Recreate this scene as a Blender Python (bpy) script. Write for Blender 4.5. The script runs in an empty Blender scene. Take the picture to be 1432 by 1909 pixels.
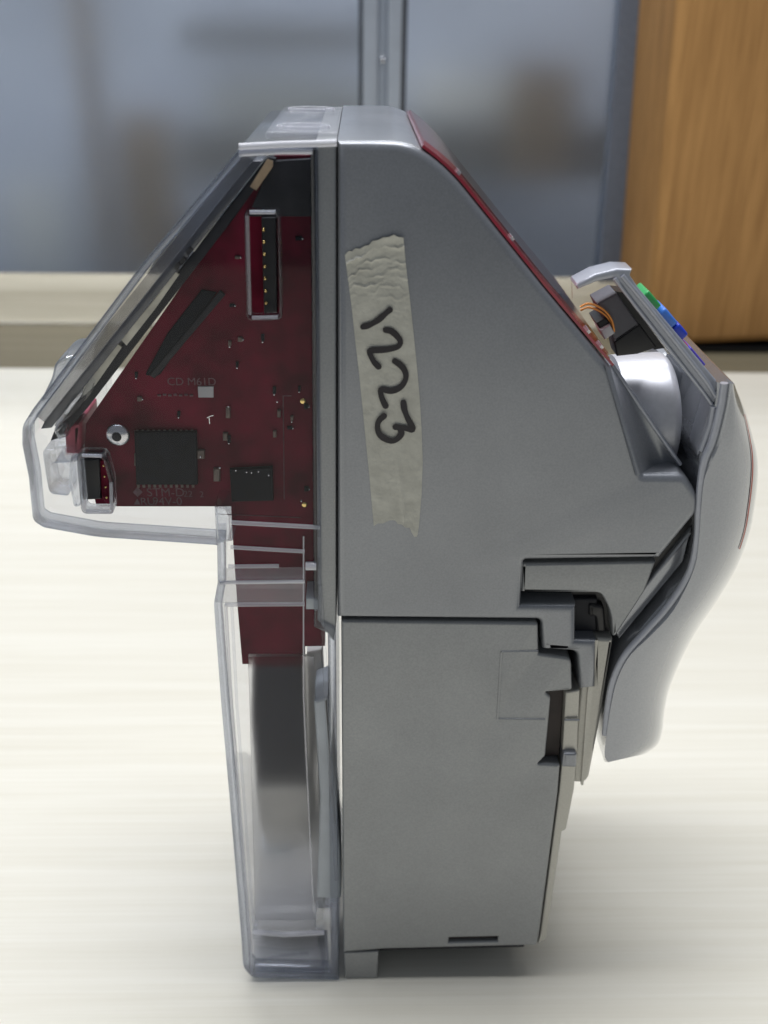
import bpy, bmesh, math, random
from mathutils import Vector, Matrix
random.seed(7)
scene = bpy.context.scene
col = scene.collection

# ------------------------------------------------------------------ camera
F, CX, CY, PW, PH = 1831.0, 716.0, 954.5, 1432.0, 1909.0
Y0 = 0.168                                    # distance to the device's near side
v1 = Vector((-45.0, -946.5, F)).normalized()  # depth direction in camera axes (x right, y down, z ahead)
v2 = Vector((-56.0, 3545.0, F))
v2 = (v2 - v1 * v2.dot(v1)).normalized()      # straight down
v0 = v2.cross(v1).normalized()                # to the right

def ray(px, py):
    d = Vector(((px - CX) / F, (py - CY) / F, 1.0))
    return Vector((d.dot(v0), d.dot(v1), -d.dot(v2)))
_r = ray(640, 1829)
H = -_r.z / _r.y * Y0                         # camera height above the table

def U(px, py, Y):                             # the point seen at (px, py) on the upright plane at distance Y
    r = ray(px, py)
    k = Y / r.y
    return Vector((r.x * k, Y, H + r.z * k))

def T(px, py, z=0.0):                         # the point seen at (px, py) on the level plane at height z
    r = ray(px, py)
    k = (z - H) / r.z
    return Vector((r.x * k, r.y * k, z))

cam_d = bpy.data.cameras.new('camera')
cam = bpy.data.objects.new('camera', cam_d)
col.objects.link(cam)
cam_d.sensor_fit = 'VERTICAL'
cam_d.sensor_height = 36.0
cam_d.lens = 36.0 * F / PH
cam_d.clip_start = 0.005
cam_d.clip_end = 50.0
# camera axes in world: right, up, back
def to_world(c): return Vector((c.dot(v0), c.dot(v1), -c.dot(v2)))
rx, up, bk = to_world(Vector((1, 0, 0))), to_world(Vector((0, -1, 0))), to_world(Vector((0, 0, -1)))
m = Matrix.Identity(4)
for i in range(3):
    m[i][0], m[i][1], m[i][2] = rx[i], up[i], bk[i]
m.translation = Vector((0, 0, H))
cam.matrix_world = m
cam_d.dof.use_dof = True
cam_d.dof.focus_distance = 0.195
cam_d.dof.aperture_fstop = 20.0
cam_d.dof.aperture_blades = 0
scene.camera = cam

# ------------------------------------------------------------------ light
world = bpy.data.worlds.new('World')
scene.world = world
world.use_nodes = True
bg = world.node_tree.nodes['Background']
bg.inputs[0].default_value = (0.80, 0.88, 1.0, 1)
bg.inputs[1].default_value = 0.17

def tube_light(name, loc, sx, sy, power, color=(0.96, 0.97, 1.0), rot=(0, 0, 0)):
    l = bpy.data.lights.new(name, 'AREA')
    l.shape = 'RECTANGLE'
    l.size, l.size_y, l.energy, l.color = sx, sy, power, color
    o = bpy.data.objects.new(name, l)
    o.location, o.rotation_euler = loc, rot
    col.objects.link(o)
    return o
tube_light('ceiling_or_fill_lamp', (-0.22, 0.27, 1.55), 1.5, 0.42, 25.0)
tube_light('ceiling_or_fill_lamp', (0.0, 1.75, 2.2), 2.4, 0.30, 33.0)  # added lamp that brightens the room wall and the device's top

vs = scene.view_settings
vs.view_transform = 'Standard'
vs.look = 'None'
vs.exposure = 0.0
vs.gamma = 1.0
cy = scene.cycles
cy.use_denoising = True
cy.max_bounces = 16
cy.transmission_bounces = 14
cy.transparent_max_bounces = 24
cy.glossy_bounces = 8
cy.diffuse_bounces = 5
cy.sample_clamp_indirect = 6.0
cy.blur_glossy = 0.3

# ------------------------------------------------------------------ materials
def new_mat(name):
    mt = bpy.data.materials.new(name)
    mt.use_nodes = True
    nt = mt.node_tree
    for n in list(nt.nodes):
        nt.nodes.remove(n)
    out = nt.nodes.new('ShaderNodeOutputMaterial')
    return mt, nt, out

def principled(name, color, rough=0.5, metal=0.0, coat=0.0, coat_rough=0.1, spec=0.5,
               noise=0.0, nscale=300.0, bump=0.0, bscale=800.0, rvar=0.0, mottle=0.0, trans=0.0, ior=1.5, stretch=None):
    mt, nt, out = new_mat(name)
    p = nt.nodes.new('ShaderNodeBsdfPrincipled')
    nt.links.new(p.outputs[0], out.inputs[0])
    p.inputs['Base Color'].default_value = (*color, 1)
    p.inputs['Roughness'].default_value = rough
    p.inputs['Metallic'].default_value = metal
    p.inputs['Coat Weight'].default_value = coat
    p.inputs['Coat Roughness'].default_value = coat_rough
    p.inputs['Specular IOR Level'].default_value = spec
    p.inputs['Transmission Weight'].default_value = trans
    p.inputs['IOR'].default_value = ior
    tc = nt.nodes.new('ShaderNodeTexCoord')
    vec = tc.outputs['Object']
    if stretch:
        mp = nt.nodes.new('ShaderNodeMapping')
        mp.inputs['Scale'].default_value = stretch
        nt.links.new(vec, mp.inputs[0])
        vec = mp.outputs[0]
    if noise > 0:
        n = nt.nodes.new('ShaderNodeTexNoise')
        n.inputs['Scale'].default_value = nscale
        n.inputs['Detail'].default_value = 5
        nt.links.new(vec, n.inputs['Vector'])
        r = nt.nodes.new('ShaderNodeValToRGB')
        r.color_ramp.elements[0].position = 0.3
        r.color_ramp.elements[1].position = 0.7
        r.color_ramp.elements[0].color = (*[c * (1 - noise) for c in color], 1)
        r.color_ramp.elements[1].color = (*[min(1, c * (1 + noise)) for c in color], 1)
        nt.links.new(n.outputs['Fac'], r.inputs[0])
        nt.links.new(r.outputs[0], p.inputs['Base Color'])
        if mottle > 0:
            n3 = nt.nodes.new('ShaderNodeTexNoise')
            n3.inputs['Scale'].default_value = 28.0
            n3.inputs['Detail'].default_value = 7
            n3.inputs['Roughness'].default_value = 0.65
            nt.links.new(vec, n3.inputs['Vector'])
            m3 = nt.nodes.new('ShaderNodeMapRange')
            m3.inputs[1].default_value, m3.inputs[2].default_value = 0.3, 0.7
            m3.inputs[3].default_value, m3.inputs[4].default_value = 1 - mottle, 1 + mottle
            nt.links.new(n3.outputs['Fac'], m3.inputs[0])
            vm = nt.nodes.new('ShaderNodeVectorMath')
            vm.operation = 'SCALE'
            nt.links.new(r.outputs[0], vm.inputs[0])
            nt.links.new(m3.outputs[0], vm.inputs['Scale'])
            nt.links.new(vm.outputs[0], p.inputs['Base Color'])
        if rvar > 0:
            n2 = nt.nodes.new('ShaderNodeTexNoise')
            n2.inputs['Scale'].default_value = 45.0
            n2.inputs['Detail'].default_value = 6
            nt.links.new(vec, n2.inputs['Vector'])
            mr = nt.nodes.new('ShaderNodeMapRange')
            mr.inputs[1].default_value, mr.inputs[2].default_value = 0.3, 0.7
            mr.inputs[3].default_value, mr.inputs[4].default_value = rough - rvar, rough + rvar
            nt.links.new(n2.outputs['Fac'], mr.inputs[0])
            nt.links.new(mr.outputs[0], p.inputs['Roughness'])
    if bump > 0:
        n = nt.nodes.new('ShaderNodeTexNoise')
        n.inputs['Scale'].default_value = bscale
        n.inputs['Detail'].default_value = 3
        nt.links.new(vec, n.inputs['Vector'])
        b = nt.nodes.new('ShaderNodeBump')
        b.inputs['Strength'].default_value = bump
        b.inputs['Distance'].default_value = 0.0004
        nt.links.new(n.outputs['Fac'], b.inputs['Height'])
        nt.links.new(b.outputs[0], p.inputs['Normal'])
    return mt

def clear_plastic(name, tint, glassy, rough=0.04, fior=1.42):
    """clear moulded plastic: mostly see-through, part of it bending the light"""
    mt, nt, out = new_mat(name)
    tr = nt.nodes.new('ShaderNodeBsdfTransparent')
    tr.inputs[0].default_value = (*tint, 1)
    gl = nt.nodes.new('ShaderNodeBsdfGlossy')
    gl.inputs['Roughness'].default_value = rough
    fr = nt.nodes.new('ShaderNodeFresnel')
    fr.inputs[0].default_value = fior
    m1 = nt.nodes.new('ShaderNodeMixShader')
    ge = nt.nodes.new('ShaderNodeNewGeometry')      # the straight-through ray must not meet total reflection on its way out
    inv = nt.nodes.new('ShaderNodeMath')
    inv.operation = 'SUBTRACT'
    inv.inputs[0].default_value = 1.0
    nt.links.new(ge.outputs['Backfacing'], inv.inputs[1])
    ml = nt.nodes.new('ShaderNodeMath')
    ml.operation = 'MULTIPLY'
    nt.links.new(fr.outputs[0], ml.inputs[0])
    nt.links.new(inv.outputs[0], ml.inputs[1])
    nt.links.new(ml.outputs[0], m1.inputs[0])
    nt.links.new(tr.outputs[0], m1.inputs[1])
    nt.links.new(gl.outputs[0], m1.inputs[2])
    if glassy > 0:
        g = nt.nodes.new('ShaderNodeBsdfGlass')
        g.inputs['Color'].default_value = (0.93, 0.95, 0.97, 1)
        g.inputs['IOR'].default_value = 1.5
        g.inputs['Roughness'].default_value = 0.02
        m2 = nt.nodes.new('ShaderNodeMixShader')
        m2.inputs[0].default_value = glassy
        nt.links.new(m1.outputs[0], m2.inputs[1])
        nt.links.new(g.outputs[0], m2.inputs[2])
        nt.links.new(m2.outputs[0], out.inputs[0])
    else:
        nt.links.new(m1.outputs[0], out.inputs[0])
    return mt

def pale_edge(name, color, amount):
    mt, nt, out = new_mat(name)
    tr = nt.nodes.new('ShaderNodeBsdfTransparent')
    p = nt.nodes.new('ShaderNodeBsdfPrincipled')
    p.inputs['Base Color'].default_value = (*color, 1)
    p.inputs['Roughness'].default_value = 0.15
    p.inputs['Coat Weight'].default_value = 1.0
    mx = nt.nodes.new('ShaderNodeMixShader')
    mx.inputs[0].default_value = amount
    nt.links.new(tr.outputs[0], mx.inputs[1])
    nt.links.new(p.outputs[0], mx.inputs[2])
    nt.links.new(mx.outputs[0], out.inputs[0])
    return mt

def wood(name, c_dark, c_light, axis='X', scale=1.0, rough=0.5, contrast=1.0, coat=0.0, spec=0.4):
    mt, nt, out = new_mat(name)
    p = nt.nodes.new('ShaderNodeBsdfPrincipled')
    nt.links.new(p.outputs[0], out.inputs[0])
    p.inputs['Roughness'].default_value = rough
    p.inputs['Coat Weight'].default_value = coat
    p.inputs['Coat Roughness'].default_value = 0.25
    p.inputs['Specular IOR Level'].default_value = spec
    tc = nt.nodes.new('ShaderNodeTexCoord')
    mp = nt.nodes.new('ShaderNodeMapping')
    s = {'X': (1.8, 60, 60), 'Y': (26, 1.6, 26), 'Z': (26, 26, 1.3)}[axis]
    mp.inputs['Scale'].default_value = [k * scale for k in s]
    nt.links.new(tc.outputs['Object'], mp.inputs[0])
    n = nt.nodes.new('ShaderNodeTexNoise')
    n.inputs['Scale'].default_value = 2.2
    n.inputs['Detail'].default_value = 8
    n.inputs['Roughness'].default_value = 0.62
    n.inputs['Distortion'].default_value = 0.6
    nt.links.new(mp.outputs[0], n.inputs['Vector'])
    mp2 = nt.nodes.new('ShaderNodeMapping')
    mp2.inputs['Scale'].default_value = [k * scale * (6 if k > 5 else 2.5) for k in s]
    nt.links.new(tc.outputs['Object'], mp2.inputs[0])
    n2 = nt.nodes.new('ShaderNodeTexNoise')
    n2.inputs['Scale'].default_value = 2.0
    n2.inputs['Detail'].default_value = 4
    nt.links.new(mp2.outputs[0], n2.inputs['Vector'])
    mx = nt.nodes.new('ShaderNodeMath')
    mx.operation = 'MULTIPLY_ADD'
    mx.inputs[1].default_value = 0.45
    nt.links.new(n2.outputs['Fac'], mx.inputs[0])
    sc = nt.nodes.new('ShaderNodeMath')
    sc.operation = 'MULTIPLY'
    sc.inputs[1].default_value = 0.62
    nt.links.new(n.outputs['Fac'], sc.inputs[0])
    nt.links.new(sc.outputs[0], mx.inputs[2])
    r = nt.nodes.new('ShaderNodeValToRGB')
    r.color_ramp.elements[0].position = 0.5 - 0.16 / contrast
    r.color_ramp.elements[1].position = 0.5 + 0.16 / contrast
    r.color_ramp.elements[0].color = (*c_dark, 1)
    r.color_ramp.elements[1].color = (*c_light, 1)
    nt.links.new(mx.outputs[0], r.inputs[0])
    nt.links.new(r.outputs[0], p.inputs['Base Color'])
    b = nt.nodes.new('ShaderNodeBump')
    b.inputs['Strength'].default_value = 0.25
    b.inputs['Distance'].default_value = 0.0005
    nt.links.new(mx.outputs[0], b.inputs['Height'])
    nt.links.new(b.outputs[0], p.inputs['Normal'])
    return mt

M = {}
M['silver'] = principled('silver_paint', (0.25, 0.263, 0.288), 0.36, 0.45, 0.8, 0.20, noise=0.08, nscale=2600, bump=0.02, bscale=3000, rvar=0.07, mottle=0.09)
M['silver_cover'] = principled('silver_paint_cover', (0.285, 0.296, 0.308), 0.42, 0.5, 0.35, 0.2, noise=0.08, nscale=2600, bump=0.02, bscale=3000, rvar=0.07, mottle=0.09)
M['handle'] = principled('grip_silver', (0.33, 0.345, 0.375), 0.22, 0.5, 1.0, 0.05, noise=0.07, nscale=2600)
M['pale_grey'] = principled('pale_grey_plastic', (0.38, 0.40, 0.455), 0.33, 0.2, 0.6, 0.1, noise=0.05, nscale=900)
M['chrome'] = principled('polished_metal', (0.55, 0.56, 0.58), 0.24, 1.0, 0.0, noise=0.06, nscale=1200)
M['drum'] = principled('satin_silver', (0.60, 0.61, 0.65), 0.36, 0.35, noise=0.05, nscale=900)
M['clip'] = principled('silver_table_bounce', (0.46, 0.45, 0.41), 0.32, 0.35, 0.5, 0.15, noise=0.06, nscale=2600)  # light bounced off the table is put into this warmer silver
M['black'] = principled('black_plastic', (0.012, 0.012, 0.014), 0.4, 0, noise=0.2)
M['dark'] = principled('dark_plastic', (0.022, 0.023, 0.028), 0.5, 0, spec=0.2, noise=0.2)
M['box_grey'] = principled('charcoal_plastic', (0.10, 0.10, 0.115), 0.5, 0, noise=0.12)
M['pcb'] = principled('red_solder_mask', (0.11, 0.003, 0.017), 0.5, 0, spec=0.12, noise=0.45, nscale=140)
M['chip'] = principled('chip_epoxy', (0.005, 0.007, 0.012), 0.55, 0, spec=0.15, noise=0.3, nscale=500)
M['gold'] = principled('gold_plating', (0.85, 0.62, 0.25), 0.2, 1.0, noise=0.05)
M['solder'] = principled('solder', (0.72, 0.72, 0.74), 0.25, 1.0, noise=0.08)
M['navy'] = principled('navy_block', (0.010, 0.013, 0.028), 0.5, 0, noise=0.3)
M['cap'] = principled('capacitor_body', (0.13, 0.10, 0.085), 0.4, 0.1, noise=0.3, nscale=700)
M['silk'] = principled('silkscreen_ink', (0.125, 0.06, 0.075), 0.6, 0, noise=0.35, nscale=900)
M['label'] = principled('white_label', (0.42, 0.42, 0.44), 0.6, 0, noise=0.05)
M['pink'] = principled('pink_part', (0.42, 0.07, 0.11), 0.5, 0, noise=0.25, nscale=260)
M['brass'] = principled('tan_strip', (0.42, 0.31, 0.20), 0.4, 0.2, noise=0.25, nscale=260)
M['pale_strip'] = principled('pale_strip', (0.55, 0.53, 0.45), 0.35, 0.1, noise=0.25, nscale=260)
M['display'] = principled('display_glass_edge', (0.06, 0.065, 0.08), 0.18, 0.1, 0.6, 0.05, noise=0.25, nscale=300)
M['red_panel'] = principled('red_panel', (0.36, 0.010, 0.035), 0.25, 0, 1.0, 0.04, noise=0.18, nscale=120)
M['reflection_red'] = principled('red_reflection', (0.50, 0.06, 0.035), 0.5, 0, 0.0, 0.05, noise=0.1)
M['lcd'] = principled('grey_display', (0.16, 0.17, 0.17), 0.12, 0, 1.0, 0.03, noise=0.1)
M['tape'] = principled('masking_tape_paper', (0.54, 0.535, 0.48), 0.7, 0, noise=0.12, nscale=420, bump=0.5, bscale=900)
M['ink'] = principled('marker_ink', (0.012, 0.009, 0.014), 0.45, 0, noise=0.3)
M['copper'] = principled('orange_wire', (0.75, 0.30, 0.07), 0.3, 0.5, noise=0.1)
M['white_plug'] = principled('white_plug', (0.6, 0.6, 0.62), 0.4, 0, noise=0.05)
M['green'] = principled('green_key', (0.03, 0.38, 0.10), 0.4, 0, 0.3, noise=0.05)
M['blue'] = principled('blue_key', (0.06, 0.22, 0.75), 0.4, 0, 0.3, noise=0.05)
M['deep_blue'] = principled('deep_blue_key', (0.012, 0.05, 0.55), 0.4, 0, 0.3, noise=0.05)
M['orange'] = principled('red_key', (0.75, 0.09, 0.05), 0.4, 0, 0.3, noise=0.05)
M['violet'] = principled('violet_key', (0.10, 0.07, 0.60), 0.4, 0, 0.3, noise=0.05)
M['grey_module'] = principled('grey_module', (0.55, 0.54, 0.51), 0.5, 0, noise=0.2, nscale=120)
M['bounce_pale'] = principled('pale_bounce_board', (0.60, 0.585, 0.54), 0.65, 0, noise=0.12, nscale=60)
M['frost'] = principled('frosted_plastic', (0.46, 0.50, 0.54), 0.45, 0.1, noise=0.12, nscale=90)
M['slot'] = principled('slot_brown', (0.030, 0.020, 0.018), 0.6, 0, noise=0.4, nscale=150)
M['panel'] = clear_plastic('clear_panel', (0.985, 0.985, 0.99), 0.0, 0.04, 1.36)
M['rim'] = clear_plastic('clear_edge', (0.94, 0.945, 0.96), 0.10)
M['edge'] = clear_plastic('clear_edge_thick', (0.85, 0.86, 0.89), 0.40, 0.05, 1.5)
M['glint'] = clear_plastic('clear_ridge', (0.93, 0.935, 0.95), 0.0, 0.10, 1.5)
M['highlight_edge'] = pale_edge('painted_highlight', (0.90, 0.90, 0.96), 0.62)  # whitish tone standing in for lamp highlights on clear ridges
M['soft_highlight_edge'] = pale_edge('painted_soft_highlight', (0.85, 0.85, 0.92), 0.33)  # fainter painted highlight for the weaker ridges
M['haze_plastic'] = pale_edge('hazy_plastic', (0.75, 0.76, 0.80), 0.22)
M['top_plastic'] = pale_edge('hazy_top_plastic', (0.86, 0.87, 0.95), 0.20)
M['band'] = clear_plastic('grey_edge_plastic', (0.70, 0.715, 0.76), 0.42, 0.06, 1.45)
M['lens'] = clear_plastic('clear_lens', (0.90, 0.62, 0.62), 0.0, 0.03, 1.45)
M['table'] = wood('pale_pine', (0.67, 0.637, 0.535), (0.775, 0.752, 0.668), 'X', 1.3, 0.6, 0.75, spec=0.2)
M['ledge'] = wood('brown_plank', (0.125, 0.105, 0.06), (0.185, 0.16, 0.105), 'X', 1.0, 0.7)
M['batten'] = wood('pale_batten', (0.38, 0.34, 0.245), (0.49, 0.45, 0.345), 'X', 0.8, 0.55)
M['post'] = wood('amber_post', (0.27, 0.135, 0.045), (0.52, 0.285, 0.105), 'Z', 2.6, 0.6, 0.9, spec=0.2)
M['alu'] = principled('aluminium', (0.45, 0.50, 0.58), 0.4, 0.55, noise=0.05, nscale=60)
M['alu_dark'] = principled('dark_seam', (0.08, 0.09, 0.11), 0.5, 0.3, noise=0.1)
M['jamb'] = principled('blue_grey_jamb', (0.16, 0.19, 0.25), 0.5, 0.2, noise=0.1)
M['pane'] = principled('frosted_pane', (0.88, 0.92, 0.98), 0.52, 0, trans=1.0, ior=1.3, noise=0.04, nscale=12)

# ------------------------------------------------------------------ mesh helpers
def finish(mesh, angle=38):
    bm = bmesh.new()
    bm.from_mesh(mesh)
    bmesh.ops.remove_doubles(bm, verts=bm.verts, dist=1e-6)
    bmesh.ops.recalc_face_normals(bm, faces=bm.faces)
    for f in bm.faces:
        f.smooth = True
    bm.to_mesh(mesh)
    bm.free()
    mesh.set_sharp_from_angle(angle=math.radians(angle))

def link(name, mesh, mat, parent=None, label=None):
    o = bpy.data.objects.new(name, mesh)
    col.objects.link(o)
    if mat is not None and len(mesh.materials) == 0:
        mesh.materials.append(mat)
    if parent is not None:
        o.parent = parent
        # mesh data is in world coordinates: shift into the root's frame
        root = parent
        while root.parent is not None:
            root = root.parent
        if root.type == 'EMPTY' and not mesh.get('shifted'):
            mesh.transform(Matrix.Translation(-root.location))
            mesh['shifted'] = 1
    if label:
        o['label'] = label
    return o

def rnd(pts, r=0):
    """round the corners of a pixel polygon; a point may carry its own radius"""
    out = []
    n = len(pts)
    for i in range(n):
        p = Vector(pts[i][:2])
        rr = pts[i][2] if len(pts[i]) > 2 else r
        a, b = Vector(pts[i - 1][:2]), Vector(pts[(i + 1) % n][:2])
        la, lb = (a - p).length, (b - p).length
        k = min(rr, la * 0.48, lb * 0.48)
        if k < 0.6:
            out.append((p.x, p.y))
            continue
        s, e = p + (a - p).normalized() * k, p + (b - p).normalized() * k
        for j in range(7):
            t = j / 6
            q = s * (1 - t) ** 2 + p * 2 * t * (1 - t) + e * t * t
            out.append((q.x, q.y))
    return out

def flat(pts, Y):
    return [(lambda q: (q.x, q.z))(U(x, y, Y)) for x, y in pts]

def prism2(loops, ya, yb, bevel=0.0, res=2):
    """loops of (x, z): the first is the outline, the rest are holes; solid from ya (near) to yb"""
    cu = bpy.data.curves.new('c', 'CURVE')
    cu.dimensions = '2D'
    cu.fill_mode = 'BOTH'
    for lp in loops:
        sp = cu.splines.new('POLY')
        sp.points.add(len(lp) - 1)
        for k, (x, z) in enumerate(lp):
            sp.points[k].co = (x * 100, z * 100, 0, 1)    # work in cm: the fill is coarse in metres
        sp.use_cyclic_u = True
    h = (yb - ya) / 2
    cu.extrude = max(h - bevel, 1e-6) * 100
    cu.bevel_depth = bevel * 100
    cu.bevel_resolution = res
    cu.offset = -bevel * 100
    o = bpy.data.objects.new('c', cu)
    col.objects.link(o)
    dg = bpy.context.evaluated_depsgraph_get()
    mesh = bpy.data.meshes.new_from_object(o.evaluated_get(dg), depsgraph=dg)
    bpy.data.objects.remove(o)
    bpy.data.curves.remove(cu)
    ym = (ya + yb) / 2
    for v in mesh.vertices:
        x, y, z = v.co
        v.co = (x * 0.01, ym - z * 0.01, y * 0.01)
    finish(mesh)
    mesh.materials.clear()
    return mesh

def prism(name, pts, near, far, mat, parent, holes=(), bevel=0.0, res=2, r=0, label=None, trace=None):
    """pts in photo pixels as seen on the upright plane at the near face; near and far in metres behind Y0"""
    Yt = Y0 + (near if trace is None else trace)
    loops = [flat(rnd(pts, r), Yt)] + [flat(rnd(h, r), Yt) for h in holes]
    return link(name, prism2(loops, Y0 + near, Y0 + far, bevel, res), mat, parent, label)

def box_mesh(c, s, bevel=0.0, rot=None):
    bm = bmesh.new()
    bmesh.ops.create_cube(bm, size=1.0)
    for v in bm.verts:
        v.co = Vector((v.co.x * s[0], v.co.y * s[1], v.co.z * s[2]))
    if bevel > 0:
        bmesh.ops.bevel(bm, geom=bm.edges[:], offset=bevel, segments=3, affect='EDGES', profile=0.6)
    if rot is not None:
        bm.transform(rot)
    bmesh.ops.translate(bm, verts=bm.verts, vec=c)
    me = bpy.data.meshes.new('m')
    bm.to_mesh(me)
    bm.free()
    finish(me)
    return me

def rod_mesh(pts, rad, closed=False, seg=10):
    """round tube along world points"""
    pts = [Vector(p) for p in pts]
    bm = bmesh.new()
    rings = []
    n = len(pts)
    ref = None
    for i, p in enumerate(pts):
        if closed:
            t = (pts[(i + 1) % n] - pts[i - 1]).normalized()
        else:
            t = (pts[min(i + 1, n - 1)] - pts[max(i - 1, 0)]).normalized()
        if ref is None or abs(ref.dot(t)) > 0.95:
            ref = Vector((0, 1, 0)) if abs(t.y) < 0.9 else Vector((1, 0, 0))
        a = t.cross(ref).normalized()
        b = t.cross(a).normalized()
        ref = a.cross(t).normalized() if False else ref
        rings.append([bm.verts.new(p + (a * math.cos(2 * math.pi * k / seg) + b * math.sin(2 * math.pi * k / seg)) * rad) for k in range(seg)])
    for i in range(n if closed else n - 1):
        r1, r2 = rings[i], rings[(i + 1) % n]
        for k in range(seg):
            bm.faces.new((r1[k], r1[(k + 1) % seg], r2[(k + 1) % seg], r2[k]))
    if not closed:
        bm.faces.new(rings[0][::-1])
        bm.faces.new(rings[-1])
    me = bpy.data.meshes.new('m')
    bm.to_mesh(me)
    bm.free()
    finish(me, 60)
    return me

def ball_mesh(c, r, sy=1.0, seg=16):
    bm = bmesh.new()
    bmesh.ops.create_uvsphere(bm, u_segments=seg, v_segments=seg // 2, radius=r)
    for v in bm.verts:
        v.co.y *= sy
    bmesh.ops.translate(bm, verts=bm.verts, vec=c)
    me = bpy.data.meshes.new('m')
    bm.to_mesh(me)
    bm.free()
    finish(me, 60)
    return me

def grid_mesh(rows, closed_u=False, caps=False, angle=38):
    bm = bmesh.new()
    vs_ = [[bm.verts.new(p) for p in r] for r in rows]
    nc = len(rows[0])
    for i in range(len(rows) - 1):
        for j in range(nc if closed_u else nc - 1):
            k = (j + 1) % nc
            bm.faces.new((vs_[i][j], vs_[i][k], vs_[i + 1][k], vs_[i + 1][j]))
    if caps:
        bm.faces.new(vs_[0][::-1])
        bm.faces.new(vs_[-1])
    me = bpy.data.meshes.new('m')
    bm.to_mesh(me)
    bm.free()
    finish(me, angle)
    return me

def smooth_list(P, n):
    """Catmull-Rom through the traced points"""
    out = []
    m_ = len(P)
    for i in range(n):
        s = i * (m_ - 1) / (n - 1)
        k = min(int(s), m_ - 2)
        t = s - k
        p0, p1, p2, p3 = [Vector(P[max(0, min(m_ - 1, k + d))]) for d in (-1, 0, 1, 2)]
        out.append(0.5 * ((2 * p1) + (p2 - p0) * t + (2 * p0 - 5 * p1 + 4 * p2 - p3) * t * t + (3 * p1 - p0 - 3 * p2 + p3) * t ** 3))
    return out
def empty(name, loc, label, cat):
    o = bpy.data.objects.new(name, None)
    o.empty_display_size = 0.02
    o.location = loc
    col.objects.link(o)
    o['label'] = label
    o['category'] = cat
    bpy.context.view_layer.update()
    return o

def thing(o, label, cat):
    o['label'] = label
    o['category'] = cat
    return o

# ------------------------------------------------------------------ table, planks, post, glazing
YT = T(716, 690).y                       # far edge of the table top
YN = -0.60                               # near edge, just behind the camera
tb = box_mesh((0, (YT + YN) / 2, -0.0125), (2.4, YT - YN, 0.025), 0.0015)
thing(link('table', tb, M['table']), 'pale pine table top that the clear backed device stands on', 'table')

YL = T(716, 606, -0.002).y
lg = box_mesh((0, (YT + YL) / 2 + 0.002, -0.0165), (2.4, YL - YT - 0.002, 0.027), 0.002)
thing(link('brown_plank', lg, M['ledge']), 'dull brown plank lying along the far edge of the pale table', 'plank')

post_l = T(1222, 650, -0.003)
PYA = T(1330, 661, -0.003).y
post_xl = U(1226, 560, PYA).x
post = box_mesh((0.07, 0.056, 0.30), (0.14, 0.112, 0.60), 0.006)
post.transform(Matrix.Translation((0, 0, 0.006)))
post.transform(Matrix.Translation((post_xl - 0.003, PYA, -0.003)) @ Matrix.Rotation(math.radians(-2.9), 4, 'Y'))
pst = thing(link('timber_post', post, M['post']), 'upright amber timber post with vertical grain standing on the brown plank', 'post')

shade_block = box_mesh((post_xl + 0.075, PYA + 0.0565, -0.0002), (0.138, 0.105, 0.0055), 0.0025)
link('post_contact_shade', shade_block, M['black'], pst)  # black block standing in for the contact shadow under the post
bat_z0, bat_z1 = -0.003, U(300, 511, YL + 0.002).z
bat_x1 = post_xl - 0.006
sill = [(YL + 0.002, -0.003)]
for (py, dy) in ((602, 0.003), (592, 0.007), (570, 0.0125), (560, 0.0158), (550, 0.0178), (540, 0.0205), (520, 0.0275), (511, 0.0315)):
    sill.append((YL + dy, U(300, py, YL + dy).z))
sill += [(YL + 0.0325, sill[-1][1] - 0.003), (YL + 0.0325, -0.003)]
me_b = grid_mesh([[Vector((x, y_, z_)) for (y_, z_) in sill] for x in (-1.2, -0.6, -0.2, bat_x1)], closed_u=True, caps=True, angle=30)
bo = thing(link('window_sill', me_b, M['batten']), 'pale timber sill lying behind the brown plank under the frosted glass', 'window sill')

gz = YL + 0.034
gl = empty('glazed_screen', (0, gz, -0.003), 'frosted glass screen with a pale double aluminium mullion behind the table', 'glazed screen')
def gx(px, py=90): return U(px, py, gz).x
zt = 0.42
def upright(name, xa, xb, ya, yb, mat, z0=-0.003, z1=zt, bevel=0.0008):
    return link(name, box_mesh(((xa + xb) / 2, (ya + yb) / 2, (z0 + z1) / 2), (xb - xa, yb - ya, z1 - z0), bevel), mat, gl)
jx = gx(1150)
upright('frosted_pane', -0.62, gx(672), gz, gz + 0.004, M['pane'])
upright('frosted_pane', gx(754), jx, gz, gz + 0.004, M['pane'])
upright('mullion_bar', gx(677), gx(704), gz - 0.010, gz + 0.008, M['alu'])
upright('mullion_bar', gx(722), gx(748), gz - 0.010, gz + 0.008, M['alu'])
upright('mullion_web', gx(704) + 0.0002, gx(722) - 0.0002, gz - 0.004, gz + 0.006, M['alu'])
upright('edge_seal', gx(669), gx(677) - 0.0002, gz - 0.003, gz + 0.006, M['alu_dark'])
upright('edge_seal', gx(748) + 0.0002, gx(758), gz - 0.003, gz + 0.006, M['alu_dark'])
jb = upright('jamb', jx, jx + 0.05, gz - 0.006, gz + 0.012, M['jamb'])
jb.data.transform(Matrix.Translation((jx, 0, 0.15)) @ Matrix.Rotation(math.radians(-2.2), 4, 'Y') @ Matrix.Translation((-jx, 0, -0.15)))
link('screw', ball_mesh(U(714, 112, gz - 0.004), 0.0022, 0.6), M['solder'], gl)
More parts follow.
